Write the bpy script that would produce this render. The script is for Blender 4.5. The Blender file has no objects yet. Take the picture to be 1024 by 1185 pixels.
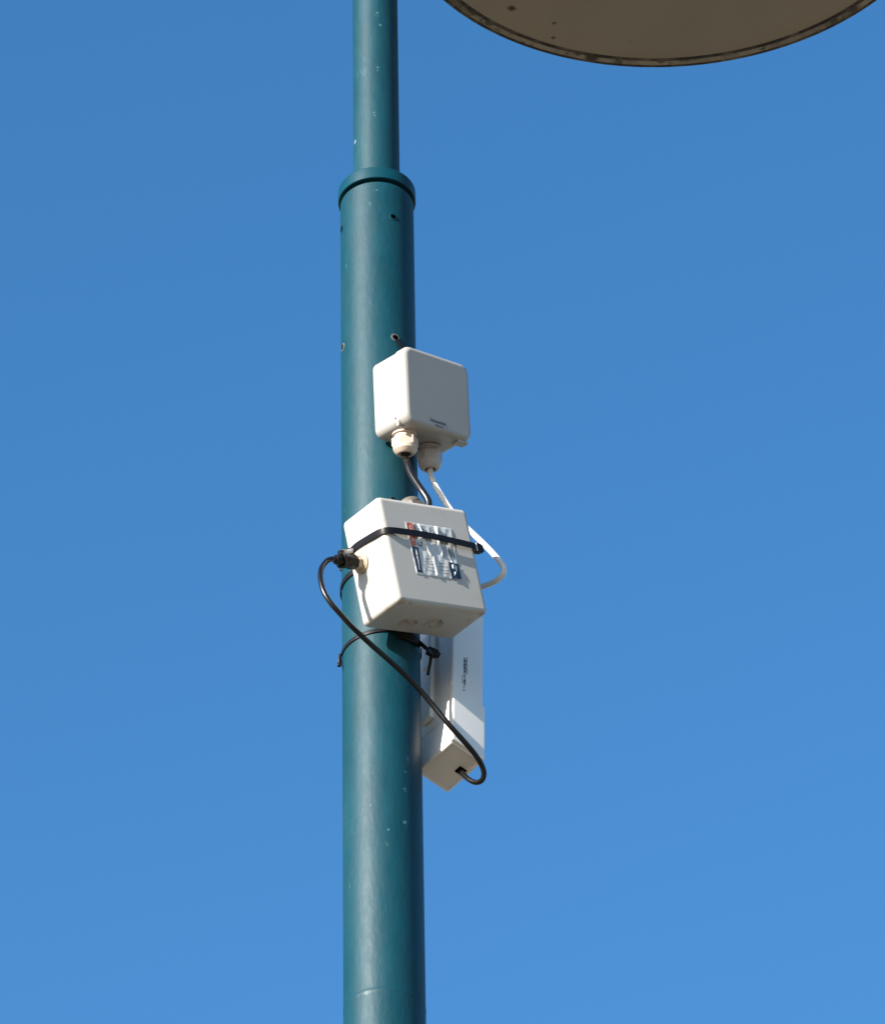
import bpy, bmesh, math, random
from mathutils import Vector, Matrix
from math import sin, cos, pi, radians

# ---------------------------------------------------------------- camera, sky, sun, exposure
S = bpy.context.scene
C = S.collection
CAM = Vector((0, 0, 1.6))
FPX, EL, ROLL = 6303.88, radians(39.9486), radians(-1.0929)
cam_d = bpy.data.cameras.new('camera')
cam_d.sensor_fit = 'VERTICAL'
cam_d.sensor_height = 24
cam_d.sensor_width = 24
cam_d.lens = FPX / 1185 * 24
cam_d.clip_start = 0.05
cam_d.clip_end = 9000
cam = bpy.data.objects.new('camera', cam_d)
C.objects.link(cam)
fw = Vector((0, cos(EL), sin(EL)))
up = Vector((0, -sin(EL), cos(EL)))
rt = Vector((1, 0, 0))
r2 = rt * cos(ROLL) + up * sin(ROLL)
u2 = -rt * sin(ROLL) + up * cos(ROLL)
cam.matrix_world = Matrix(((r2.x, u2.x, -fw.x, CAM.x), (r2.y, u2.y, -fw.y, CAM.y), (r2.z, u2.z, -fw.z, CAM.z), (0, 0, 0, 1)))
S.camera = cam

SUN_AZ, SUN_EL = radians(44), radians(19)        # azimuth: left of the direction from pole to camera
sdir = Vector((-sin(SUN_AZ) * cos(SUN_EL), -cos(SUN_AZ) * cos(SUN_EL), sin(SUN_EL)))   # towards the sun
W = bpy.data.worlds.new('World')
S.world = W
W.use_nodes = True
wn = W.node_tree
sky = wn.nodes.new('ShaderNodeTexSky')
sky.sky_type = 'NISHITA'
sky.sun_disc = False
sky.sun_elevation = SUN_EL
sky.sun_rotation = math.atan2(sdir.x, sdir.y)
sky.altitude = 300
sky.air_density = 1.0
sky.dust_density = 0.6
sky.ozone_density = 2.0
hs = wn.nodes.new('ShaderNodeHueSaturation')
hs.inputs['Saturation'].default_value = 1.30
hs.inputs['Hue'].default_value = .5
wn.links.new(sky.outputs[0], hs.inputs['Color'])
wn.links.new(hs.outputs[0], wn.nodes['Background'].inputs[0])
wn.nodes['Background'].inputs[1].default_value = 0.092
ld = bpy.data.lights.new('sun', 'SUN')
ld.energy = 5.0
ld.angle = radians(0.53)
ld.color = (1.0, 0.95, 0.87)
lo = bpy.data.objects.new('sun', ld)
C.objects.link(lo)
lo.rotation_euler = sdir.to_track_quat('Z', 'Y').to_euler()
lo.location = (-6, -8, 20)
S.view_settings.view_transform = 'Standard'
S.view_settings.look = 'None'
S.view_settings.exposure = 1.50
S.view_settings.gamma = 1.0

# ---------------------------------------------------------------- materials
def mat(name, col, rough=.5, metal=0, noise=0, nscale=40, bump=0, bscale=200, coat=0, spec=.5, sss=0, dirt=None, spots=None, chips=None, stretch=(1, 1, 1)):
    """procedural material: base colour with fine tone variation, bump, broken dirt, specks at given places"""
    m = bpy.data.materials.new(name)
    m.use_nodes = True
    t = m.node_tree
    N, K = t.nodes, t.links
    b = N['Principled BSDF']
    b.inputs['Roughness'].default_value = rough
    b.inputs['Metallic'].default_value = metal
    b.inputs['Specular IOR Level'].default_value = spec
    b.inputs['Coat Weight'].default_value = coat
    b.inputs['Coat Roughness'].default_value = .12
    tc = N.new('ShaderNodeTexCoord')
    mp = N.new('ShaderNodeMapping')
    mp.inputs['Scale'].default_value = stretch
    K.new(tc.outputs['Object'], mp.inputs[0])
    rgb = N.new('ShaderNodeRGB')
    rgb.outputs[0].default_value = (*col, 1)
    out = rgb.outputs[0]

    def nz(scale, detail=4, vec=None, rgh=.55):
        n = N.new('ShaderNodeTexNoise')
        n.inputs['Scale'].default_value = scale
        n.inputs['Detail'].default_value = detail
        n.inputs['Roughness'].default_value = rgh
        K.new(vec or mp.outputs[0], n.inputs['Vector'])
        return n.outputs['Fac']

    def ramp(fac, a, bb):
        r = N.new('ShaderNodeMapRange')
        r.inputs[1].default_value = a
        r.inputs[2].default_value = bb
        K.new(fac, r.inputs[0])
        return r.outputs[0]

    def mixc(fac, A, colB, scale=1.0):
        x = N.new('ShaderNodeMix')
        x.data_type = 'RGBA'
        if scale != 1.0:
            mm = N.new('ShaderNodeMath')
            mm.operation = 'MULTIPLY'
            mm.inputs[1].default_value = scale
            K.new(fac, mm.inputs[0])
            fac = mm.outputs[0]
        K.new(fac, x.inputs[0])
        K.new(A, x.inputs[6])
        x.inputs[7].default_value = (*colB, 1)
        return x.outputs[2]
    if noise:
        out = mixc(ramp(nz(nscale), .35, .75), out, tuple(c * (1 - noise) for c in col))
        rr = N.new('ShaderNodeMapRange')
        rr.inputs[3].default_value = rough * .82
        rr.inputs[4].default_value = min(1, rough * 1.25)
        K.new(nz(nscale * 2.3), rr.inputs[0])
        K.new(rr.outputs[0], b.inputs['Roughness'])
    for d in (dirt or []):       # (colour, scale, lo, hi, amount)
        out = mixc(ramp(nz(d[1], 8, None, .65), d[2], d[3]), out, d[0], d[4])
    for lst, colr, wob in ((spots, None, .0012), (chips, (.42, .55, .55), .0011)):
        if not lst:
            continue
        nv = N.new('ShaderNodeTexNoise')
        nv.inputs['Scale'].default_value = 400
        K.new(tc.outputs['Object'], nv.inputs['Vector'])
        vm = N.new('ShaderNodeVectorMath')
        vm.operation = 'SUBTRACT'
        vm.inputs[1].default_value = (.5, .5, .5)
        K.new(nv.outputs['Color'], vm.inputs[0])
        vs = N.new('ShaderNodeVectorMath')
        vs.operation = 'SCALE'
        vs.inputs['Scale'].default_value = wob * 4
        K.new(vm.outputs[0], vs.inputs[0])
        va = N.new('ShaderNodeVectorMath')
        va.operation = 'ADD'
        K.new(tc.outputs['Object'], va.inputs[0])
        K.new(vs.outputs[0], va.inputs[1])
        for (p, rad, c2, amt) in lst:
            dd = N.new('ShaderNodeVectorMath')
            dd.operation = 'DISTANCE'
            dd.inputs[1].default_value = p
            K.new(va.outputs[0], dd.inputs[0])
            mr = N.new('ShaderNodeMapRange')
            mr.inputs[1].default_value = rad
            mr.inputs[2].default_value = rad * .55
            K.new(dd.outputs['Value'], mr.inputs[0])
            out = mixc(mr.outputs[0], out, c2 or colr, amt)
    K.new(out, b.inputs['Base Color'])
    if bump:
        bp = N.new('ShaderNodeBump')
        bp.inputs['Strength'].default_value = 1
        bp.inputs['Distance'].default_value = bump
        K.new(nz(bscale, 3), bp.inputs['Height'])
        K.new(bp.outputs[0], b.inputs['Normal'])
    return m

TEAL = (.0003, .034, .050)
def chip_list(L):
    return [(p, r * 1.25, c, .55) for p, r, c in L]
lower_chips = chip_list([((.0251, -.0373, 5.2239), .0022, (.10, .20, .24)), ((.0071, -.0444, 5.2092), .0015, (.04, .13, .16)),
               ((-.0127, -.0432, 5.2441), .0011, (.12, .20, .20)), ((.0293, -.0342, 5.3157), .0018, (.05, .11, .14)), ((.0296, -.0339, 5.3105), .0014, (.05, .11, .14)),
               ((.0262, -.0366, 5.2957), .0013, (.06, .15, .18)), ((.0254, -.0371, 5.2706), .0019, (.05, .12, .15)), ((.0258, -.0369, 5.2670), .0012, (.05, .12, .15)),
               ((.0006, -.045, 6.182), .0012, (.05, .13, .15)), ((-.008, -.0443, 6.1612), .0012, (.05, .14, .16)), ((-.008, -.0443, 6.1570), .0010, (.05, .14, .16)),
               ((.0207, -.0399, 6.2008), .0024, (.03, .08, .09)), ((.0245, -.0377, 6.1985), .0018, (.03, .08, .09)), ((-.019, -.0408, 4.9923), .0024, (.10, .14, .14))])
upper_chips = chip_list([((-.0262, -.0112, 6.297), .0026, (.30, .38, .38)), ((.0035, -.0283, 6.505), .0016, (.06, .14, .15)), ((.0038, -.0283, 6.5000), .0012, (.06, .14, .15)),
               ((.0066, -.0277, 6.4839), .0018, (.08, .15, .16)), ((.0028, -.0284, 6.4086), .0012, (.07, .15, .16)), ((.0028, -.0284, 6.4030), .0012, (.07, .15, .16)),
               ((-.0015, -.0285, 6.33), .0013, (.07, .15, .16)), ((-.0012, -.0285, 6.325), .0012, (.07, .15, .16))])
M = {}
M['teal_lower'] = mat('teal_gloss_paint_lower', TEAL, .50, noise=.22, nscale=48, bump=.00035, bscale=170, coat=.0, spec=.26, stretch=(1, 1, .35),
                      dirt=[((.03, .08, .09), 6, .50, .70, .30), ((.05, .17, .19), 130, .66, .76, .55), ((.001, .022, .035), 210, .64, .72, .6), ((.10, .14, .13), 28, .66, .74, .30)], chips=lower_chips)
M['teal_upper'] = mat('teal_gloss_paint_upper', tuple(c * 1.0 for c in TEAL), .54, noise=.22, nscale=48, bump=.00035, bscale=170, spec=.26, stretch=(1, 1, .35),
                      dirt=[((.03, .10, .11), 5, .50, .7, .3), ((.05, .17, .19), 130, .66, .76, .5), ((.10, .14, .13), 28, .66, .74, .30)], chips=upper_chips)
M['teal'] = mat('teal_gloss_paint', TEAL, .38, noise=.16, nscale=9, bump=.0001, bscale=330, spec=.26)
M['plastic'] = mat('white_grey_plastic', (.295, .28, .262), .42, noise=.05, nscale=18, bump=.00002, bscale=900,
                   dirt=[((.42, .33, .2), 34, .62, .80, .35), ((.30, .22, .14), 150, .70, .80, .35)])
M['plastic_lower'] = mat('weathered_white_plastic', (.37, .354, .328), .45, noise=.06, nscale=14, bump=.00003, bscale=700,
                         dirt=[((.26, .19, .11), 26, .60, .80, .4), ((.16, .11, .07), 170, .68, .76, .5)],
                         spots=[((-.058, -.034, .001), .007, (.22, .15, .07), .45), ((-.046, -.034, .000), .004, (.20, .13, .06), .5), ((.060, -.030, .000), .006, (.20, .13, .06), .55), ((.050, -.016, .000), .004, (.2, .13, .06), .4),
                                ((-.063, -.012, .002), .005, (.3, .2, .09), .35), ((-.063, .006, .050), .006, (.30, .2, .1), .4)])
M['knockout'] = mat('stained_plastic', (.36, .335, .29), .5, noise=.15, nscale=40, dirt=[((.12, .07, .03), 80, .52, .64, .8)])
M['antenna'] = mat('smooth_white_plastic', (.70, .665, .62), .40, noise=.03, nscale=20, dirt=[((.5, .42, .3), 40, .66, .82, .25)])
M['gland'] = mat('pinkish_beige_nylon', (.46, .37, .30), .45, noise=.1, nscale=60, dirt=[((.3, .2, .12), 120, .6, .75, .5)])
M['gland_grey'] = mat('light_grey_nylon', (.36, .32, .30), .45, noise=.1, nscale=60)
M['taupe'] = mat('dusty_grey_nylon', (.10, .085, .068), .6, noise=.3, nscale=90)
M['brass'] = mat('weathered_beige_metal', (.36, .29, .20), .55, .0, noise=.3, nscale=120, dirt=[((.18, .12, .07), 150, .55, .68, .7)])
M['black'] = mat('black_nylon', (.006, .0045, .005), .40, spec=.22, noise=.2, nscale=60, bump=.00003, bscale=600)
M['rubber'] = mat('black_rubber', (.003, .0026, .0022), .40, spec=.18, noise=.2, nscale=80)
M['cable_black'] = mat('black_cable_sheath', (.005, .004, .004), .28, spec=.35, noise=.2, nscale=50)
M['cable_grey'] = mat('dark_grey_cable_sheath', (.010, .008, .006), .24, spec=.4, noise=.25, nscale=60)
M['cable_white'] = mat('white_cable_sheath', (.62, .60, .58), .38, noise=.05, nscale=40, dirt=[((.4, .33, .25), 25, .62, .8, .25)])
M['dark'] = mat('painted_opening_shade', (.001, .001, .001), .9, spec=0)  # near-black colour that stands for the shade inside openings
M['steel'] = mat('bright_zinc', (.12, .115, .10), .45, .3, noise=.3, nscale=300)
M['print_grey'] = mat('grey_print', (.035, .04, .05), .5)
M['print_dark'] = mat('dark_print', (.03, .035, .05), .5)
M['print_white'] = mat('white_print', (.62, .62, .60), .4)
M['sticker'] = mat('silver_sticker_film', (.52, .515, .50), .25, .0, noise=.2, nscale=130, bump=.0004, bscale=110, coat=.5)
M['sticker_orange'] = mat('orange_print', (.50, .10, .025), .3, noise=.2, nscale=200, coat=.5)
M['sticker_black'] = mat('navy_black_print', (.008, .010, .022), .25, noise=.2, nscale=200, coat=.5)
RIMD = (.035, .03, .02)
hood_spots = [((-.2191, .2447, 0), .0075, (.02, .015, .01), 1), ((-.1593, .2794, 0), .005, (.04, .03, .02), .9), ((-.1604, .3136, 0), .004, (.05, .03, .02), .9),
              ((-.0513, .2518, 0), .004, (.05, .035, .02), .8), ((.0093, .243, 0), .0045, (.05, .035, .02), .8), ((.0219, .2605, 0), .0035, (.06, .04, .02), .8),
              ((-.05, .326, 0), .003, (.06, .04, .02), .6), ((.1281, .2991, 0), .0025, (.06, .04, .02), .6)]
M['hood'] = mat('aged_cream_enamel', (.27, .232, .170), .5, noise=.12, nscale=5, bump=.00004, bscale=300,
                dirt=[((.20, .17, .12), 12, .55, .8, .3)], spots=hood_spots)
rim_spots = [((-.1047, .3582, 0), .013, RIMD, 1), ((-.125, .35, 0), .007, RIMD, .8), ((.2597, .2667, 0), .012, RIMD, .9), ((.235, .292, 0), .008, RIMD, .7), ((-.0061, .3702, 0), .009, RIMD, .8),
             ((-.27, .25, 0), .013, RIMD, .9), ((-.25, .275, 0), .010, RIMD, .8), ((.03, .37, 0), .007, RIMD, .6)]
M['hood_rim'] = mat('stained_cream_enamel', (.29, .25, .185), .6, noise=.3, nscale=22, bump=.0002, bscale=200,
                    dirt=[((.06, .045, .03), 14, .50, .62, .75), ((.02, .016, .01), 45, .55, .63, .85)], spots=rim_spots)
M['hood_edge'] = mat('grimy_rim_paint', (.15, .13, .09), .7, noise=.4, nscale=40, dirt=[((.015, .012, .01), 16, .40, .54, .95), ((.02, .015, .012), 60, .5, .6, .7)])
M['ground'] = mat('sandy_paving', (.15, .112, .066), .9, noise=.3, nscale=.6, dirt=[((.10, .09, .07), 6, .45, .7, .6)])
M['paving'] = mat('concrete_paving', (.26, .235, .195), .85, noise=.25, nscale=3, dirt=[((.12, .11, .09), 9, .5, .75, .6)])

# ---------------------------------------------------------------- mesh helpers
def obj(name, bm, m, parent=None, smooth=True, mw=None, angle=35):
    bmesh.ops.recalc_face_normals(bm, faces=bm.faces)
    me = bpy.data.meshes.new(name)
    bm.to_mesh(me)
    bm.free()
    me.materials.append(m)
    if smooth:
        for p in me.polygons:
            p.use_smooth = True
        me.set_sharp_from_angle(angle=radians(angle))
    o = bpy.data.objects.new(name, me)
    C.objects.link(o)
    if smooth:
        wm = o.modifiers.new('weighted', 'WEIGHTED_NORMAL')
        wm.keep_sharp = True
    if parent is not None:
        o.parent = parent
    if mw is not None:
        o.matrix_local = mw
    return o

def thing(name, label, cat, mw=None, group=None):
    o = bpy.data.objects.new(name, None)
    o.empty_display_size = .02
    C.objects.link(o)
    if mw is not None:
        o.matrix_world = mw
    o['label'] = label
    o['category'] = cat
    if group:
        o['group'] = group
    return o

def tag(o, label, cat, group=None):
    o['label'] = label
    o['category'] = cat
    if group:
        o['group'] = group
    return o

def rbox(bm, lo_, hi_, r=.002, seg=3, taper=None, keep=None):
    """rounded box; keep(axis sums) chooses the edges that are rounded"""
    vs = []
    for z in (lo_[2], hi_[2]):
        for y in (lo_[1], hi_[1]):
            for x in (lo_[0], hi_[0]):
                vs.append(bm.verts.new((x, y, z)))
    idx = [(0, 2, 3, 1), (4, 5, 7, 6), (0, 1, 5, 4), (2, 6, 7, 3), (0, 4, 6, 2), (1, 3, 7, 5)]
    fs = [bm.faces.new([vs[i] for i in f]) for f in idx]
    if taper:
        for v in vs:
            taper(v)
    es = set(e for f in fs for e in f.edges)
    if keep:
        es = [e for e in es if keep(e)]
    if r > 0:
        bmesh.ops.bevel(bm, geom=list(es), offset=r, segments=seg, profile=.5, affect='EDGES', clamp_overlap=True)

def rbox2(bm, a, b, rc, rf, back=None, ns=6):
    """box seen square-on from -y: outline corners of radius rc, front rim rounded by rf, back rim by back"""
    def loop(y, ins):
        r = max(rc - ins, .0006)
        x0, x1, z0_, z1_ = a[0] + ins, b[0] - ins, a[2] + ins, b[2] - ins
        L_ = []
        for (cx, cz_, s0) in ((x1 - r, z1_ - r, 0), (x0 + r, z1_ - r, 90), (x0 + r, z0_ + r, 180), (x1 - r, z0_ + r, 270)):
            for k in range(ns + 1):
                t = radians(s0 + 90 * k / ns)
                L_.append(bm.verts.new((cx + r * cos(t), y, cz_ + r * sin(t))))
        return L_
    back = back if back is not None else rf
    rows = []
    for k in range(6):
        t = k / 5 * pi / 2
        rows.append((a[1] + rf * (1 - sin(t)), rf * (1 - cos(t))))
    rows.reverse()
    for k in range(4):
        t = k / 3 * pi / 2
        rows.append((b[1] - back * (1 - sin(t)), back * (1 - cos(t))))
    Ls = [loop(y, i) for y, i in rows]
    for p, q in zip(Ls, Ls[1:]):
        n_ = len(p)
        for k in range(n_):
            bm.faces.new((p[k], p[(k + 1) % n_], q[(k + 1) % n_], q[k]))
    bm.faces.new(Ls[0])
    bm.faces.new(Ls[-1])

def frame(o, z, x=None):
    """matrix with origin o and local z along z"""
    z = Vector(z).normalized()
    x = Vector(x) if x is not None else (Vector((1, 0, 0)) if abs(z.x) < .9 else Vector((0, 1, 0)))
    x = (x - z * x.dot(z)).normalized()
    y = z.cross(x)
    return Matrix(((x.x, y.x, z.x, o[0]), (x.y, y.y, z.y, o[1]), (x.z, y.z, z.z, o[2]), (0, 0, 0, 1)))

def lathe(bm, prof, mw=Matrix(), n=48, close=True, hexa=None):
    """revolve (r, z) profile; hexa = six-sided section between profile indices"""
    rings = []
    for i, (r, z) in enumerate(prof):
        ring = []
        for k in range(n):
            a = 2 * pi * k / n
            rr = r
            if hexa and i in hexa:
                aa = (a % (pi / 3)) - pi / 6
                rr = r * .87 / cos(aa)
            ring.append(bm.verts.new(mw @ Vector((rr * cos(a), rr * sin(a), z))))
        rings.append(ring)
    for i in range(len(rings) - 1):
        for k in range(n):
            a, b = rings[i], rings[i + 1]
            bm.faces.new((a[k], a[(k + 1) % n], b[(k + 1) % n], b[k]))
    if close:
        bm.faces.new(rings[0])
        bm.faces.new(rings[-1])

def catmull(pts, sub=6):
    P = [Vector(p) for p in pts]
    P = [P[0] * 2 - P[1]] + P + [P[-1] * 2 - P[-2]]
    out = []
    for i in range(1, len(P) - 2):
        for s in range(sub):
            t = s / sub
            a, b, c, d = P[i - 1], P[i], P[i + 1], P[i + 2]
            out.append(.5 * ((2 * b) + (c - a) * t + (2 * a - 5 * b + 4 * c - d) * t * t + (3 * b - a - 3 * c + d) * t ** 3))
    out.append(P[-2])
    return out

def tube(bm, pts, r, n=16, sub=6, smooth_pts=True, rfun=None):
    P = catmull(pts, sub) if smooth_pts else [Vector(p) for p in pts]
    t0 = (P[1] - P[0]).normalized()
    nrm = t0.orthogonal().normalized()
    rings = []
    for i, p in enumerate(P):
        t = (P[min(i + 1, len(P) - 1)] - P[max(i - 1, 0)]).normalized()
        nrm = (nrm - t * nrm.dot(t)).normalized()
        b = t.cross(nrm)
        rr = r * (rfun(i / (len(P) - 1)) if rfun else 1)
        rings.append([bm.verts.new(p + (nrm * cos(2 * pi * k / n) + b * sin(2 * pi * k / n)) * rr) for k in range(n)])
    for i in range(len(rings) - 1):
        for k in range(n):
            bm.faces.new((rings[i][k], rings[i][(k + 1) % n], rings[i + 1][(k + 1) % n], rings[i + 1][k]))
    bm.faces.new(rings[0])
    bm.faces.new(rings[-1])

def strip(bm, pts, wdir, w, th, sub=5, closed=False, wfun=None):
    """a flat strap: rectangular section swept along pts, its width along wdir"""
    if closed:
        pts = list(pts) + [pts[0]]
    P = catmull(pts, sub)
    rings = []
    for i, p in enumerate(P):
        if closed:
            t = (P[(i + 1) % (len(P) - 1)] - P[(i - 1) % (len(P) - 1)]).normalized()
        else:
            t = (P[min(i + 1, len(P) - 1)] - P[max(i - 1, 0)]).normalized()
        wd = Vector(wdir(i / (len(P) - 1)) if callable(wdir) else wdir)
        wd = (wd - t * wd.dot(t)).normalized()
        nn = t.cross(wd)
        ww = w * (wfun(i / (len(P) - 1)) if wfun else 1)
        c = []
        for (a, b) in ((-.5, -.3), (-.5, .3), (-.42, .5), (.42, .5), (.5, .3), (.5, -.3), (.42, -.5), (-.42, -.5)):
            c.append(bm.verts.new(p + wd * a * ww + nn * b * th))
        rings.append(c)
    m = len(rings[0])
    for i in range(len(rings) - 1):
        for k in range(m):
            bm.faces.new((rings[i][k], rings[i][(k + 1) % m], rings[i + 1][(k + 1) % m], rings[i + 1][k]))
    if not closed:
        bm.faces.new(rings[0])
        bm.faces.new(rings[-1])

def xf(bm, mw):
    bmesh.ops.transform(bm, matrix=mw, verts=bm.verts)
    return bm

def eul(y, p, r):
    return Matrix.Rotation(y, 4, 'Z') @ Matrix.Rotation(p, 4, 'X') @ Matrix.Rotation(r, 4, 'Y')

def base_frame(c, ang, h):
    """frame of a box given by its centre, moved to the middle of its bottom face"""
    return Matrix.Translation(c) @ eul(*[radians(a) for a in ang]) @ Matrix.Translation((0, 0, -h / 2))

def ray(px, py, y):
    """place seen along a sight line at depth y (used once to lay out the cables)"""
    d = fw + r2 * (px - 512) / FPX + u2 * (592.5 - py) / FPX
    return CAM + d * (y / d.y)

def letters(name, text, size, mw, m, parent, ext=.0002, bold=0.0):
    cu = bpy.data.curves.new(name, 'FONT')
    cu.body = text
    cu.size = size
    cu.extrude = ext
    cu.offset = bold
    cu.align_x = 'CENTER'
    cu.align_y = 'CENTER'
    cu.resolution_u = 3
    tmp = bpy.data.objects.new(name + '_tmp', cu)
    C.objects.link(tmp)
    dg = bpy.context.evaluated_depsgraph_get()
    me = bpy.data.meshes.new_from_object(tmp.evaluated_get(dg))
    bpy.data.objects.remove(tmp)
    me.name = name
    me.materials.clear()
    me.materials.append(m)
    o = bpy.data.objects.new(name, me)
    C.objects.link(o)
    o.parent = parent
    o.matrix_local = mw
    return o

# ---------------------------------------------------------------- the ground
bm = bmesh.new()
bmesh.ops.create_circle(bm, cap_ends=True, segments=96, radius=4000)
g = obj('ground', bm, M['ground'], smooth=False)
g['kind'] = 'structure'
bm = bmesh.new()
rbox(bm, (-40, 4.0, -.3), (40, 7.0, .12), .01, 2)
g = obj('pavement', bm, M['paving'], smooth=False)
g['kind'] = 'structure'

# ---------------------------------------------------------------- the teal lamp post
XP, YP = -.07337649, 4.9
AX = Vector((XP, YP, 0))
post = thing('lamp_post', 'tall teal painted lamp post with collar and round cream hood', 'lamp post', Matrix.Translation((XP, YP, .12)))
DZ = Matrix.Translation((0, 0, -.12))
ZC = 6.2015                                     # underside of the collar
N = 160
bm = bmesh.new()
prof = [(.062, .12), (.062, .135), (.046, .15), (.045, .17)]
for z in (1., 2., 3., 4., 4.6, 4.9):
    prof.append((.045, z))
prof += [(.045, 4.985), (.045, 4.9905), (.045, 4.9920), (.0453, 4.9928), (.04535, 4.9945), (.0453, 4.9962), (.045, 4.997), (.045, 4.9985), (.045, 5.004)]
for z in (5.2, 5.5, 5.8, 6.1):
    prof.append((.045, z))
prof += [(.045, ZC - .0060), (.0446, ZC - .0052), (.0405, ZC - .0050), (.041, ZC + .002)]
lathe(bm, prof, DZ, N)
lt = obj('lower_tube', bm, M['teal_lower'], post, angle=50)
lt.data.transform(Matrix.Translation((0, 0, .12)))
lt.location = (0, 0, -.12)
bm = bmesh.new()
lathe(bm, [(.0285, ZC + .016), (.0285, 6.6), (.0285, 7.0), (.0285, 7.30), (.026, 7.318), (.012, 7.33)], Matrix(), 96)
ut = obj('upper_tube', bm, M['teal_upper'], post, angle=50)
ut.location = (0, 0, -.12)
bm = bmesh.new()
lathe(bm, [(.0407, ZC), (.0470, ZC), (.0477, ZC + .0007), (.0477, ZC + .0165), (.0471, ZC + .0178), (.0455, ZC + .0185), (.0290, ZC + .0195), (.0287, ZC + .014)], Matrix(), N)
co = obj('collar', bm, M['teal'], post, angle=40)
co.location = (0, 0, -.12)
bm = bmesh.new()
rbox(bm, (-.034, -.0475, .62), (.034, -.035, .98), .003)
dr = obj('access_door', bm, M['teal'], post)
bm = bmesh.new()
lathe(bm, [(.12, 0), (.12, .012), (.065, .014)], Matrix(), 64)
obj('base_flange', bm, M['teal'], post)

def rivet(az, z, ro=.0042, ri=.0025, m='steel'):
    a = radians(az)
    n = Vector((sin(a), -cos(a), 0))
    o = n * .0447 + Vector((0, 0, z - .12))
    bm = bmesh.new()
    lathe(bm, [(ro, 0), (ro, .0006), (ro * .86, .0011), (ri, .0011), (ri, .0005)], frame(o, n), 32)
    r = obj('screw_hole', bm, M[m], post)
    bm = bmesh.new()
    lathe(bm, [(ri * 1.02, .0004), (ri * 1.02, .00085)], frame(o, n), 24)
    obj('bore_shade', bm, M['dark'], r)  # solid black disc, paints the shade of the hole; nothing is drilled
    return r
rivet(26.7, 6.1411, .0054, .0036, 'teal')
rivet(-71.4, 6.1467, .0055, .0040, 'teal')
rivet(-69.4, 5.9515, .0055, .0038, 'steel')
rivet(28.0, 5.9440, .0060, .0038, 'steel')

# arm and hood (only the near part of the hood is in the picture)
hc = Vector((.3297, 5.17, 7.0356))
hn = Vector((-.01133, -.09651, .99527))
arm_top = hc + hn * .15
bm = bmesh.new()
a0 = Vector((XP, YP, 7.24))
dirh = (Vector((hc.x, hc.y, 0)) - Vector((XP, YP, 0))).normalized()
tube(bm, [a0 - dirh * .0, a0 + dirh * .12 + Vector((0, 0, .03)), a0 + dirh * .30 + Vector((0, 0, .045)), arm_top + Vector((0, 0, .07)) - dirh * .03, arm_top + Vector((0, 0, .02)), hc + hn * .10], .017, 24)
bmesh.ops.translate(bm, vec=(-XP, -YP, -.12), verts=bm.verts)
obj('lamp_arm', bm, M['teal'], post)
HM = Matrix.Translation((-XP, -YP, -.12)) @ frame(hc, hn, (1, 0, 0))
RH = .3866
bm = bmesh.new()
pr = [(RH, .000), (RH + .0005, .004), (RH, .010)]
for k in range(1, 13):
    a = k / 12 * pi / 2
    pr.append((RH * cos(a) * .985 + .002, .012 + .105 * sin(a)))
lathe(bm, pr, Matrix(), 192)
hood = obj('lamp_hood', bm, M['hood_edge'], post, mw=HM, angle=40)
bm = bmesh.new()
lathe(bm, [(RH - .0137, .0015), (RH - .0134, -.0001), (RH - .0125, -.0006), (RH - .0060, -.0014)], Matrix(), 192, close=False)
obj('hood_rim', bm, M['hood_rim'], hood, angle=40)
bm = bmesh.new()
lathe(bm, [(RH - .0064, -.0010), (RH - .0056, -.0016), (RH - .0035, -.0019), (RH - .0015, -.0017), (RH - .0003, -.0008), (RH - .0001, .0035)], Matrix(), 192, close=False)
obj('rolled_edge', bm, M['hood_edge'], hood, angle=40)
bm = bmesh.new()
lathe(bm, [(RH - .0133, .006), (RH - .0133, .0002), (RH - .015, .0001), (RH - .03, -.0002), (RH * .6, -.006), (RH * .3, -.009), (.02, -.010)], Matrix(), 192)
obj('hood_underside', bm, M['hood'], hood, angle=40)

def onpole(az, z, R):
    a = radians(az)
    return AX + Vector((sin(a) * R, -cos(a) * R, z))

# ---------------------------------------------------------------- cable glands
def gland(parent, o, z, r, m, L=.031, x=None):
    """hexagonal nut with a rounded dome and a rubber seal, pointing along z"""
    F = frame(o, z, x)
    bm = bmesh.new()
    lathe(bm, [(r * .99, 0), (r * .99, .0018), (r * .84, .0024), (r * .84, .0052)], F, 48)
    gl = obj('cable_gland', bm, m, parent)
    bm = bmesh.new()
    zz = .0052
    lathe(bm, [(r * .84, zz), (r * 1.03, zz + .0012), (r * 1.06, zz + .002), (r * 1.06, zz + (L - zz) * .52), (r * .97, zz + (L - zz) * .58), (r * .95, zz + (L - zz) * .76),
               (r * .80, L - .0018), (r * .66, L), (r * .46, L), (r * .42, L - .006)], F, 72, hexa=(1, 2, 3))
    obj('gland_nut', bm, m, gl, angle=28)
    bm = bmesh.new()
    lathe(bm, [(r * .45, L - .0055), (r * .45, L - .003), (r * .28, L - .0035)], F, 36)
    obj('seal', bm, M['rubber'], gl)
    return gl

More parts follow.
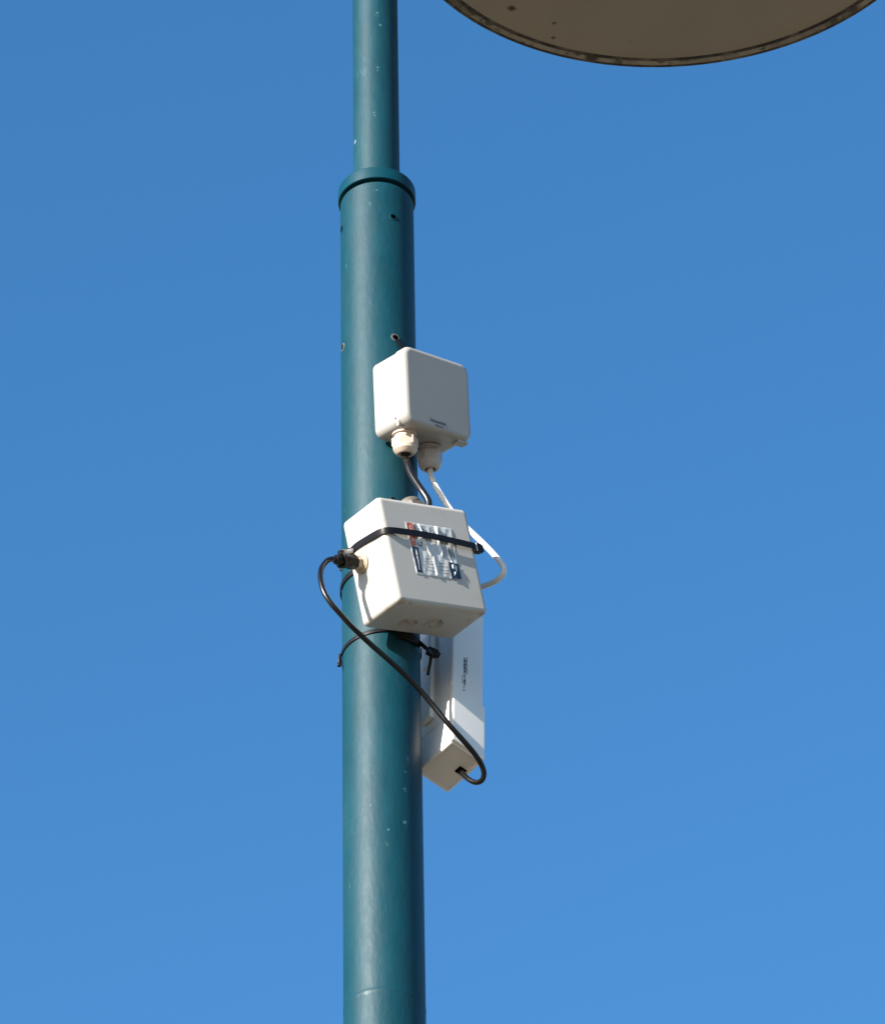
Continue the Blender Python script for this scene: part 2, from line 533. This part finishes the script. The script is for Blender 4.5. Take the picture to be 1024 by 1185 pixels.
# ---------------------------------------------------------------- upper junction box
UW, UH, UD = .1015, .1015, .0610
UF = base_frame((-.0218, 4.84, 5.8234), (41.2, 10.5, -10.8), UH)
ubox = thing('junction_box', 'small upper white plastic box on the post with two cable glands underneath', 'junction box', UF)
fy, by = -UD / 2, UD / 2
sp = fy + .0175
bm = bmesh.new()
rbox2(bm, (-UW / 2 + .0014, sp + .0004, .0014), (UW / 2 - .0014, by, UH - .0014), .0105, .003)
obj('housing', bm, M['plastic'], ubox)
bm = bmesh.new()
rbox2(bm, (-UW / 2, fy, 0), (UW / 2, sp, UH), .0125, .0065, back=.0006)
lid = obj('lid', bm, M['plastic'], ubox)
TX = Matrix.Rotation(pi / 2, 4, 'X')
# small screw plug on the side of the lid seam, foot tab under the right corner, hinge slot
bm = bmesh.new()
lathe(bm, [(.0015, -.0003), (.0015, .0002)], frame((-UW / 2 + .0015, sp + .004, .012), (-1, 0, 0)), 16)
obj('screw_plug', bm, M['print_grey'], ubox)
bm = bmesh.new()
rbox(bm, (UW / 2 - .020, fy + .004, -.0022), (UW / 2 - .004, sp - .002, .001), .0008, 2)
obj('latch_tab', bm, M['plastic'], ubox)
bm = bmesh.new()
rbox(bm, (-UW / 2 - .0008, sp - .0035, -.0006), (-UW / 2 + .008, sp + .0006, .0075), .0012, 2)
obj('latch_tab', bm, M['plastic'], ubox)
letters('maker_logo', 'Schneider', .0064, Matrix.Translation((-.0030, fy - .0001, .0118)) @ TX, M['print_grey'], ubox, .0001, .0001)
letters('maker_logo', 'Electric', .0040, Matrix.Translation((-.0010, fy - .0001, .0068)) @ TX, M['print_grey'], ubox, .0001)
gland(ubox, (-.0300, -.0014, 0), (0, 0, -1), .0148, M['gland'], .0265, x=(1, .55, 0))
gland(ubox, (.0175, .0105, 0), (0, 0, -1), .0142, M['gland_grey'], .0285, x=(1, .55, 0))
# steel hanging strap from the back of the box to the screw above
UI = UF.inverted()
tabp = [UI @ onpole(a_, z_, .0468) for a_, z_ in ((29, 5.9405), (36, 5.934), (44, 5.926), (52, 5.915))]
bm = bmesh.new()
strip(bm, tabp, UI.to_3x3() @ Vector((.3, .1, 1)), .0060, .0015)
obj('hanging_strap', bm, M['cable_grey'], ubox)

# ---------------------------------------------------------------- lower junction box
LW, LH, LD = .1305, .1350, .0715
LFm = base_frame((-.0328, 4.82, 5.554), (36.7, 5.9, -16.5), LH)
lbox = thing('junction_box', 'larger tilted white plastic box with crumpled sticker and black strap across its front', 'junction box', LFm)
H2 = LH / 2
fy, by = -LD / 2, LD / 2
bm = bmesh.new()
def drf(v):
    if v.co.y > 0:
        v.co.x *= 1.0
rbox(bm, (-LW / 2, fy, 0), (LW / 2, by, LH), .0065, 6)
obj('housing', bm, M['plastic_lower'], lbox)
for kx, ky in ((-.0181, .0105), (.0150, .0035)):
    bm = bmesh.new()
    F = Matrix.Translation((kx, ky, .0001)) @ Matrix.Rotation(pi, 4, 'X')
    lathe(bm, [(.0112, 0), (.0112, .0009), (.0102, .0011), (.0098, .0003), (.0070, .0003), (.0066, .0009), (.002, .0009)], F, 48)
    ko = obj('knockout', bm, M['knockout'], lbox)
# gland nut standing on top of the box
gland(lbox, (.0170, .0010, LH), (-.10, .25, 1), .0160, M['taupe'], .024)
bm = bmesh.new()
lathe(bm, [(.0055, 0), (.0055, .020), (.004, .0235), (.001, .0245)], frame((-.0095, .005, LH), (0, 0, 1)), 24)
obj('stopper', bm, M['rubber'], lbox)
# socket on the left face
gz = .0045 + H2
gy = .0135
gm = frame((-LW / 2, gy, gz), (-1, 0, 0))
bm = bmesh.new()
lathe(bm, [(.0125, 0), (.0125, .0018), (.0105, .0028), (.0105, .0034), (.0088, .0042), (.0088, .0085), (.0072, .009), (.0072, .012)], gm, 48, hexa=(4, 5))
soc = obj('socket', bm, M['brass'], lbox, angle=28)
bm = bmesh.new()
lathe(bm, [(.0078, .0095), (.0088, .0105), (.0088, .020), (.0080, .021), (.0080, .0235), (.0066, .0245), (.0062, .034), (.0055, .0375), (.0036, .038)], gm, 48, hexa=(1, 2))
obj('cable_plug', bm, M['rubber'], soc, angle=28)

# sticker on the front
def sticker_pt(u, v, d=0):          # u,v in 0..1 from the lower left corner
    x = (-.0312 + .0645 * u) + (-.0017 + .0037 * u) * v
    z = H2 - .0288 + .0666 * v
    return (x, fy - .0006 - d, z)
random.seed(4)
bm = bmesh.new()
nu, nv = 60, 60
def wr(u, v):
    h = 0
    for (cu, sl, w, a, v0, v1) in ((.33, .10, .016, .0016, .62, 1.0), (.30, .40, .020, .0019, .38, .72), (.66, -.02, .020, .0019, .76, 1.0), (.66, .05, .020, .0018, .42, .75), (.46, .02, .018, .0015, 0, .42), (.83, .10, .014, .0013, 0, .36), (.74, .3, .014, .0008, .2, .6)):
        if v0 - .03 < v < v1 + .03:
            t = (u - cu - sl * (.7 - v)) / w
            h += a * math.exp(-t * t) * min(1, (v - v0 + .03) / .06, (v1 + .03 - v) / .06)
    h += .0003 * sin(u * 31 + v * 9) * sin(v * 23 - u * 7)
    return h
grid = []
for j in range(nv + 1):
    grid.append([bm.verts.new(sticker_pt(i / nu, j / nv, wr(i / nu, j / nv) if 0 < i < nu and 0 < j < nv else -.0003)) for i in range(nu + 1)])
for j in range(nv):
    for i in range(nu):
        bm.faces.new((grid[j][i], grid[j][i + 1], grid[j + 1][i + 1], grid[j + 1][i]))
st = obj('sticker', bm, M['sticker'], lbox, angle=80)

def patch(name, quad, m, parent, d=.0006, n=10):
    """a printed patch that follows the sticker's wrinkles; quad = lower left, lower right, upper right, upper left in u,v"""
    bm = bmesh.new()
    g_ = []
    for j in range(n + 1):
        row = []
        for i in range(n + 1):
            s, t = i / n, j / n
            u = (quad[0][0] * (1 - s) + quad[1][0] * s) * (1 - t) + (quad[3][0] * (1 - s) + quad[2][0] * s) * t
            v = (quad[0][1] * (1 - s) + quad[1][1] * s) * (1 - t) + (quad[3][1] * (1 - s) + quad[2][1] * s) * t
            row.append(bm.verts.new(sticker_pt(u, v, d + wr(u, v))))
        g_.append(row)
    for j in range(n):
        for i in range(n):
            bm.faces.new((g_[j][i], g_[j][i + 1], g_[j + 1][i + 1], g_[j + 1][i]))
    return obj(name, bm, m, parent, angle=80)
patch('orange_panel', ((.030, .54), (.13, .55), (.16, .985), (.035, .985)), M['sticker_orange'], st)
patch('dark_panel', ((.03, .03), (.14, .03), (.165, .52), (.03, .53)), M['sticker_black'], st)
patch('dark_panel', ((.79, .0), (1.0, .015), (1.0, .30), (.78, .32)), M['sticker_black'], st)

def marks(name, rows, m, parent, d=.0009):
    """rows of small printed strokes: (u0, v0, u1, v1, half height)"""
    bm = bmesh.new()
    for (u0, v0, u1, v1, hh) in rows:
        L_ = math.hypot(u1 - u0, v1 - v0)
        k = 0.
        du, dv = (u1 - u0) / L_, (v1 - v0) / L_
        while k < L_:
            w = random.uniform(.006, .018)
            if random.random() < .86:
                for a, b in ((k, min(k + w * .75, L_)),):
                    s = random.uniform(.75, 1)
                    q = [(u0 + du * a - dv * hh * s, v0 + dv * a + du * hh * s), (u0 + du * b - dv * hh * s, v0 + dv * b + du * hh * s),
                         (u0 + du * b + dv * hh, v0 + dv * b - du * hh), (u0 + du * a + dv * hh, v0 + dv * a - du * hh)]
                    bm.faces.new([bm.verts.new(sticker_pt(x, y, d + wr(x, y))) for x, y in q])
            k += w
    return obj(name, bm, m, parent, smooth=False)
marks('print', [(.085, .08, .10, .48, .017)], M['print_white'], st)
marks('print', [(.09, .93, .075, .62, .014)], M['print_white'], st)
marks('print', [(.19, .97, .20, .80, .012), (.25, .93, .26, .84, .02), (.36, .9, .37, .80, .012), (.42, .9, .43, .84, .015), (.50, .93, .51, .80, .010), (.58, .90, .59, .82, .018), (.72, .9, .74, .78, .010),
                (.20, .30, .44, .33, .008), (.20, .26, .42, .28, .006), (.21, .20, .24, .06, .008), (.27, .22, .46, .22, .006), (.28, .15, .44, .15, .006), (.28, .09, .44, .09, .006),
                (.53, .26, .72, .27, .006), (.53, .20, .75, .21, .006), (.54, .14, .74, .14, .006), (.54, .08, .76, .08, .006),
                (.70, .60, .72, .40, .008), (.75, .60, .77, .42, .008), (.84, .62, .87, .42, .020), (.90, .62, .93, .42, .013)], M['print_grey'], st)
patch('print', ((.83, .20), (.86, .20), (.86, .27), (.83, .27)), M['print_white'], st, .001, 2)
patch('print', ((.89, .17), (.94, .16), (.94, .26), (.89, .27)), M['print_white'], st, .001, 2)
patch('print', ((.85, .05), (.88, .10), (.92, .15), (.86, .13)), M['print_white'], st, .001, 2)
# round emblems on the sticker
for (u0, v0, rr) in ((.22, .60, .055), (.80, .84, .045)):
    bm = bmesh.new()
    for k in range(18):
        a0_, a1_ = 2 * pi * k / 24 + 2.6, 2 * pi * (k + 1) / 24 + 2.6
        q = [(u0 + rr * cos(a0_), v0 + rr * sin(a0_)), (u0 + rr * cos(a1_), v0 + rr * sin(a1_)), (u0 + rr * .72 * cos(a1_), v0 + rr * .72 * sin(a1_)), (u0 + rr * .72 * cos(a0_), v0 + rr * .72 * sin(a0_))]
        bm.faces.new([bm.verts.new(sticker_pt(x, y, .0009 + wr(x, y))) for x, y in q])
    obj('print', bm, M['print_dark'], st, smooth=False)

# ---------------------------------------------------------------- wireless antenna
VW, VH, VD = .0478, .280, .0616
VF = Matrix.Translation((.0025, 4.927, 5.3486)) @ eul(radians(42.5), radians(-9.3), radians(10))
ant = thing('wireless_antenna', 'long slim white antenna unit hanging below the sticker box beside the post', 'antenna', VF)
cz = .0515
bm = bmesh.new()
rbox(bm, (-VW / 2, -VD / 2, cz + .0004), (VW / 2, VD / 2, VH), .0028, 3)
obj('body', bm, M['antenna'], ant)
bm = bmesh.new()
rbox(bm, (-VW / 2, -VD / 2, 0), (VW / 2, VD / 2, cz - .0004), .0028, 3)
bm.faces.ensure_lookup_table()
bf = [f for f in bm.faces if f.normal.z < -.99 or (f.calc_center_median().z < 1e-5)]
bf.sort(key=lambda f: -f.calc_area())
bmesh.ops.inset_individual(bm, faces=[bf[0]], thickness=.0022, depth=-.0016)
cap = obj('end_cap', bm, M['antenna'], ant, angle=30)
bm = bmesh.new()
rbox(bm, (-VW / 2 - .0006, -VD / 2 - .0030, .0010), (VW / 2 + .0006, -VD / 2 + .0060, .0985), .0024, 2)
obj('front_cover', bm, M['antenna'], ant, angle=30)
bm = bmesh.new()
rbox(bm, (-VW / 2 + .002, -VD / 2 + .002, cz - .002), (VW / 2 - .002, VD / 2 - .002, cz + .002), 0)
obj('seam', bm, M['print_grey'], ant)
bm = bmesh.new()
rbox(bm, (.0085, -.0085, .0008), (.0190, .0015, .0022), .0004, 1)
obj('cable_port', bm, M['dark'], cap)  # solid black block in place of a hole, its shade put into the colour
# upright lettering on the front
bm = bmesh.new()
random.seed(2)
zt = .170
for k in range(11):
    h = .0052 if k not in (9, 10) else .003
    z1 = zt - k * .0062
    x0 = -.0074
    wd = .0044 if k < 9 else .0026
    for j in range(3):
        if random.random() < .9:
            zz = z1 - j * h / 3
            rbox(bm, (x0 + random.uniform(0, .0008), -VD / 2 - .0002, zz - h / 3 * .8), (x0 + wd - random.uniform(0, .0012), -VD / 2 + .001, zz), 0)
obj('print', bm, M['print_dark'], ant, smooth=False)
bm = bmesh.new()
for k in range(16):
    z1 = zt + .001 - k * .0020
    rbox(bm, (-.0028, -VD / 2 - .0002, z1 - .0016), (-.0015 - random.uniform(0, .0004), -VD / 2 + .001, z1), 0)
for k in range(7):
    z1 = zt - .038 - k * .0022
    rbox(bm, (-.0092, -VD / 2 - .0002, z1 - .0013), (-.0085, -VD / 2 + .001, z1), 0)
obj('print', bm, M['print_grey'], ant, smooth=False)
# mounting bracket between the antenna and the post
bm = bmesh.new()
rbox(bm, (-VW / 2 - .0075, -.0010, .068), (-VW / 2 - .0002, .017, .225), .0015, 2)
br = obj('mounting_bracket', bm, M['antenna'], ant)
bm = bmesh.new()
rbox(bm, (-VW / 2 - .0095, .002, .16), (-VW / 2 - .007, .012, .22), .001, 2)
obj('bracket_rib', bm, M['antenna'], br)

# ---------------------------------------------------------------- cable ties
# tie round the post and the antenna bracket
ZT = 5.4915
pts = [onpole(a, ZT + .10 * sin(radians(a)) * .045 - .004 * max(0, -cos(radians(a))), .0462) for a in range(62, -290, -16)]
head = ray(500, 755, 4.888)
tie1 = thing('cable_tie', 'thin black tie round the post just under the sticker box', 'cable tie', Matrix.Translation(head))
T1 = Matrix.Translation(-head)
bm = bmesh.new()
p_in = [ray(503, 757, 4.890), ray(494, 751, 4.876)]
strip(bm, p_in + pts, (0, 0, 1), .0050, .0014)
xf(bm, T1)
obj('strap', bm, M['black'], tie1)
bm = bmesh.new()
rbox(bm, (-.0065, -.004, -.0045), (.0065, .004, .0045), .0012, 2)
rbox(bm, (.0035, -.0035, -.0030), (.0095, .0035, .0025), .0010, 2)
xf(bm, Matrix.Rotation(radians(14), 4, 'Y') @ Matrix.Rotation(radians(25), 4, 'Z'))
obj('tie_head', bm, M['black'], tie1)
bm = bmesh.new()
strip(bm, [ray(499, 758, 4.884), ray(498, 766, 4.882), ray(496.5, 774, 4.881), ray(495, 781, 4.880)], (1, .2, 0), .0034, .0014)
xf(bm, T1)
obj('tail', bm, M['black'], tie1)
# its knotted loose end on the left
bm = bmesh.new()
tube(bm, [ray(394, 757, 4.885), ray(392.8, 763, 4.885), ray(392.2, 768, 4.886)], .0016, 10)
rbox(bm, ray(392.6, 769, 4.884) - Vector((.0022, .002, .0028)), ray(392.6, 769, 4.884) + Vector((.0022, .002, .0026)), .0010, 2)
xf(bm, T1)
obj('loose_end', bm, M['black'], tie1)

# spacer block under the sticker box (pressed on the post)
bm = bmesh.new()
strip(bm, [onpole(a, 5.4845 + .00012 * a, .0478) for a in (24, 30, 37, 44, 52, 60, 66)], (0, 0, 1), .0120, .0036)
sb = obj('rubber_pad', bm, M['rubber'])
tag(sb, 'black rubber pad wedged on the post under the sticker box', 'rubber pad')
sbo = onpole(38, 5.478, .0475)
sb.data.transform(Matrix.Translation(-sbo))
sb.location = sbo

# second strap higher up, hidden behind the sticker box except at its left end
bm = bmesh.new()
pts = [onpole(a, 5.5862 + .002 * cos(radians(a)), .0464) for a in range(0, 360, 15)]
strip(bm, pts, (0, 0, 1), .0075, .0016, closed=True)
o2 = Vector((XP, YP, 5.580))
xf(bm, Matrix.Translation(-o2))
tie2 = obj('cable_tie', bm, M['black'])
tie2.location = o2
tag(tie2, 'short black strap end on the post edge, left of the sticker box below the plug', 'cable tie')

# wide strap over the face of the sticker box
def LP(x, y, z):
    return LFm @ Vector((x, y, z + H2))
head = LP(.0675, -.0325, .0168)
tie3 = thing('cable_tie', 'wide black cable tie running across the front of the sticker box', 'cable tie', Matrix.Translation(head))
T3 = Matrix.Translation(-head)
zax = (LFm.to_3x3() @ Vector((0, 0, 1)))
loop = [(.070, -.0300, .0165), (.0640, -.0385, .0170), (.050, -.0400, .0178), (.025, -.0405, .0195), (0, -.0400, .0215), (-.025, -.0392, .0225), (-.045, -.0388, .0225), (-.056, -.0384, .0222), (-.0630, -.0360, .0222),
        (-.0665, -.0295, .0228), (-.0672, -.018, .0242), (-.0668, 0, .0262), (-.0668, .015, .0272), (-.0655, .029, .0270), (-.0600, .040, .033)]
wloop = [LP(*p) for p in loop] + [onpole(a_, 5.637 - .00018 * (a_ + 100) * -1, .0478) for a_ in (-98, -115, -135, -155, -175, -195, -215, -235)]
wloop += [LP(*p) for p in ((.066, .062, .019), (.0690, .03, .018), (.0705, 0, .0165), (.071, -.020, .0165))]
bm = bmesh.new()
strip(bm, wloop, zax, .0078, .0015)
xf(bm, T3)
obj('strap', bm, M['black'], tie3)
hm = T3 @ LFm @ Matrix.Translation((.0675, -.0345, .0168 + H2))
bm = bmesh.new()
rbox(bm, (-.0055, -.0045, -.0058), (.0055, .0035, .0058), .0014, 2)
rbox(bm, (.004, -.0035, -.0046), (.0085, .0025, .0046), .0010, 2)
xf(bm, hm)
obj('tie_head', bm, M['black'], tie3)
bm = bmesh.new()
rbox(bm, (-.0034, -.0050, -.0052), (-.0022, .001, .0052), .0003, 1)
xf(bm, hm)
obj('head_ridge', bm, M['print_white'], tie3)
bm = bmesh.new()
strip(bm, [LP(-.0668, .022, .0245), LP(-.070, .028, .026), LP(-.0745, .034, .0285)], zax, .0060, .0016)
xf(bm, T3)
obj('loose_end', bm, M['black'], tie3)
# small tie binding the plug to the strap
bm = bmesh.new()
pc = LP(-LW / 2 - .0275, gy, .0045)
ax_ = (LFm.to_3x3() @ Vector((-1, 0, 0)))
Fp = frame(pc, ax_)
ring = [Fp @ Vector((0.0082 * cos(a), .0082 * sin(a) * 1.0, .0012 * sin(2 * a))) for a in [2 * pi * k / 16 for k in range(16)]]
strip(bm, ring, ax_, .0045, .0018, closed=True)
b2 = bmesh.new()
rbox(b2, (-.003, -.003, -.003), (.003, .003, .003), .001, 2)
xf(b2, Matrix.Translation(pc + zax * .0095) @ LFm.to_3x3().to_4x4())
tm = bpy.data.meshes.new('t')
b2.to_mesh(tm)
bm.from_mesh(tm)
b2.free()
bpy.data.meshes.remove(tm)
xf(bm, Matrix.Translation(-pc))
t4 = obj('cable_tie', bm, M['black'])
t4.location = pc
tag(t4, 'tiny black tie knotted round the plug on the left side of the sticker box', 'cable tie')

# ---------------------------------------------------------------- cables
def cable(label, pts, r, m, n=18):
    o0 = Vector(pts[-1])
    bm = bmesh.new()
    tube(bm, [Vector(p) - o0 for p in pts], r, n)
    o = obj('cable', bm, m, angle=60)
    o.location = o0
    return tag(o, label, 'cable')

g0 = LP(-LW / 2 - .030, gy, .0045)
g1 = LP(-LW / 2 - .042, gy, .0045)
blk = [g0, g1]
for (x, y, d) in ((377.5, 650, 4.768), (371.8, 659, 4.760), (371.3, 671, 4.756), (375, 685, 4.755), (383, 698, 4.757), (393, 709.5, 4.763), (408, 726, 4.776), (430, 746.5, 4.800), (455, 768.5, 4.828), (480, 792, 4.846),
                  (500, 815, 4.858), (519, 838, 4.864), (536, 857, 4.876), (548, 871, 4.888), (556.5, 884, 4.900), (560, 895, 4.908), (557.5, 903, 4.914), (550, 905.5, 4.920), (541, 901, 4.925), (534, 893.5, 4.9315), (530, 889, 4.944)):
    blk.append(ray(x, y, d))
cable('long black cable looping across the post into the bottom of the antenna', blk, .0031, M['cable_black'])

ge = UF @ Vector((-.0300, -.0014, -.022))
ge2 = UF @ Vector((-.0300, -.0014, -.032))
gr = [ge, ge2] + [ray(x, y, d) for (x, y, d) in ((471.5, 536, 4.834), (475, 547, 4.832), (481.5, 558, 4.830), (489, 569, 4.828), (494.5, 577.5, 4.828), (496, 585, 4.830), (492, 594, 4.835))]
cable('dark grey cable bending down from left gland of the small box', gr, .0042, M['cable_grey'])

we = UF @ Vector((.0175, .0105, -.024))
we2 = UF @ Vector((.0175, .0105, -.034))
wh = [we, we2] + [ray(x, y, d) for (x, y, d) in ((500.5, 555, 4.872), (505, 564, 4.872), (511, 574, 4.873), (518, 585, 4.875), (527, 597, 4.878), (537, 608, 4.880), (547.5, 618, 4.880), (557, 627, 4.878), (567, 637, 4.875), (576, 647, 4.873),
                                                (582, 655, 4.873), (582.5, 663, 4.875), (576, 670.5, 4.880), (566, 676, 4.888), (554, 680, 4.896), (540, 684, 4.905), (530, 692, 4.915))]
cable('white cable from right gland of small box, looping out beside the sticker box', wh, .0035, M['cable_white'])
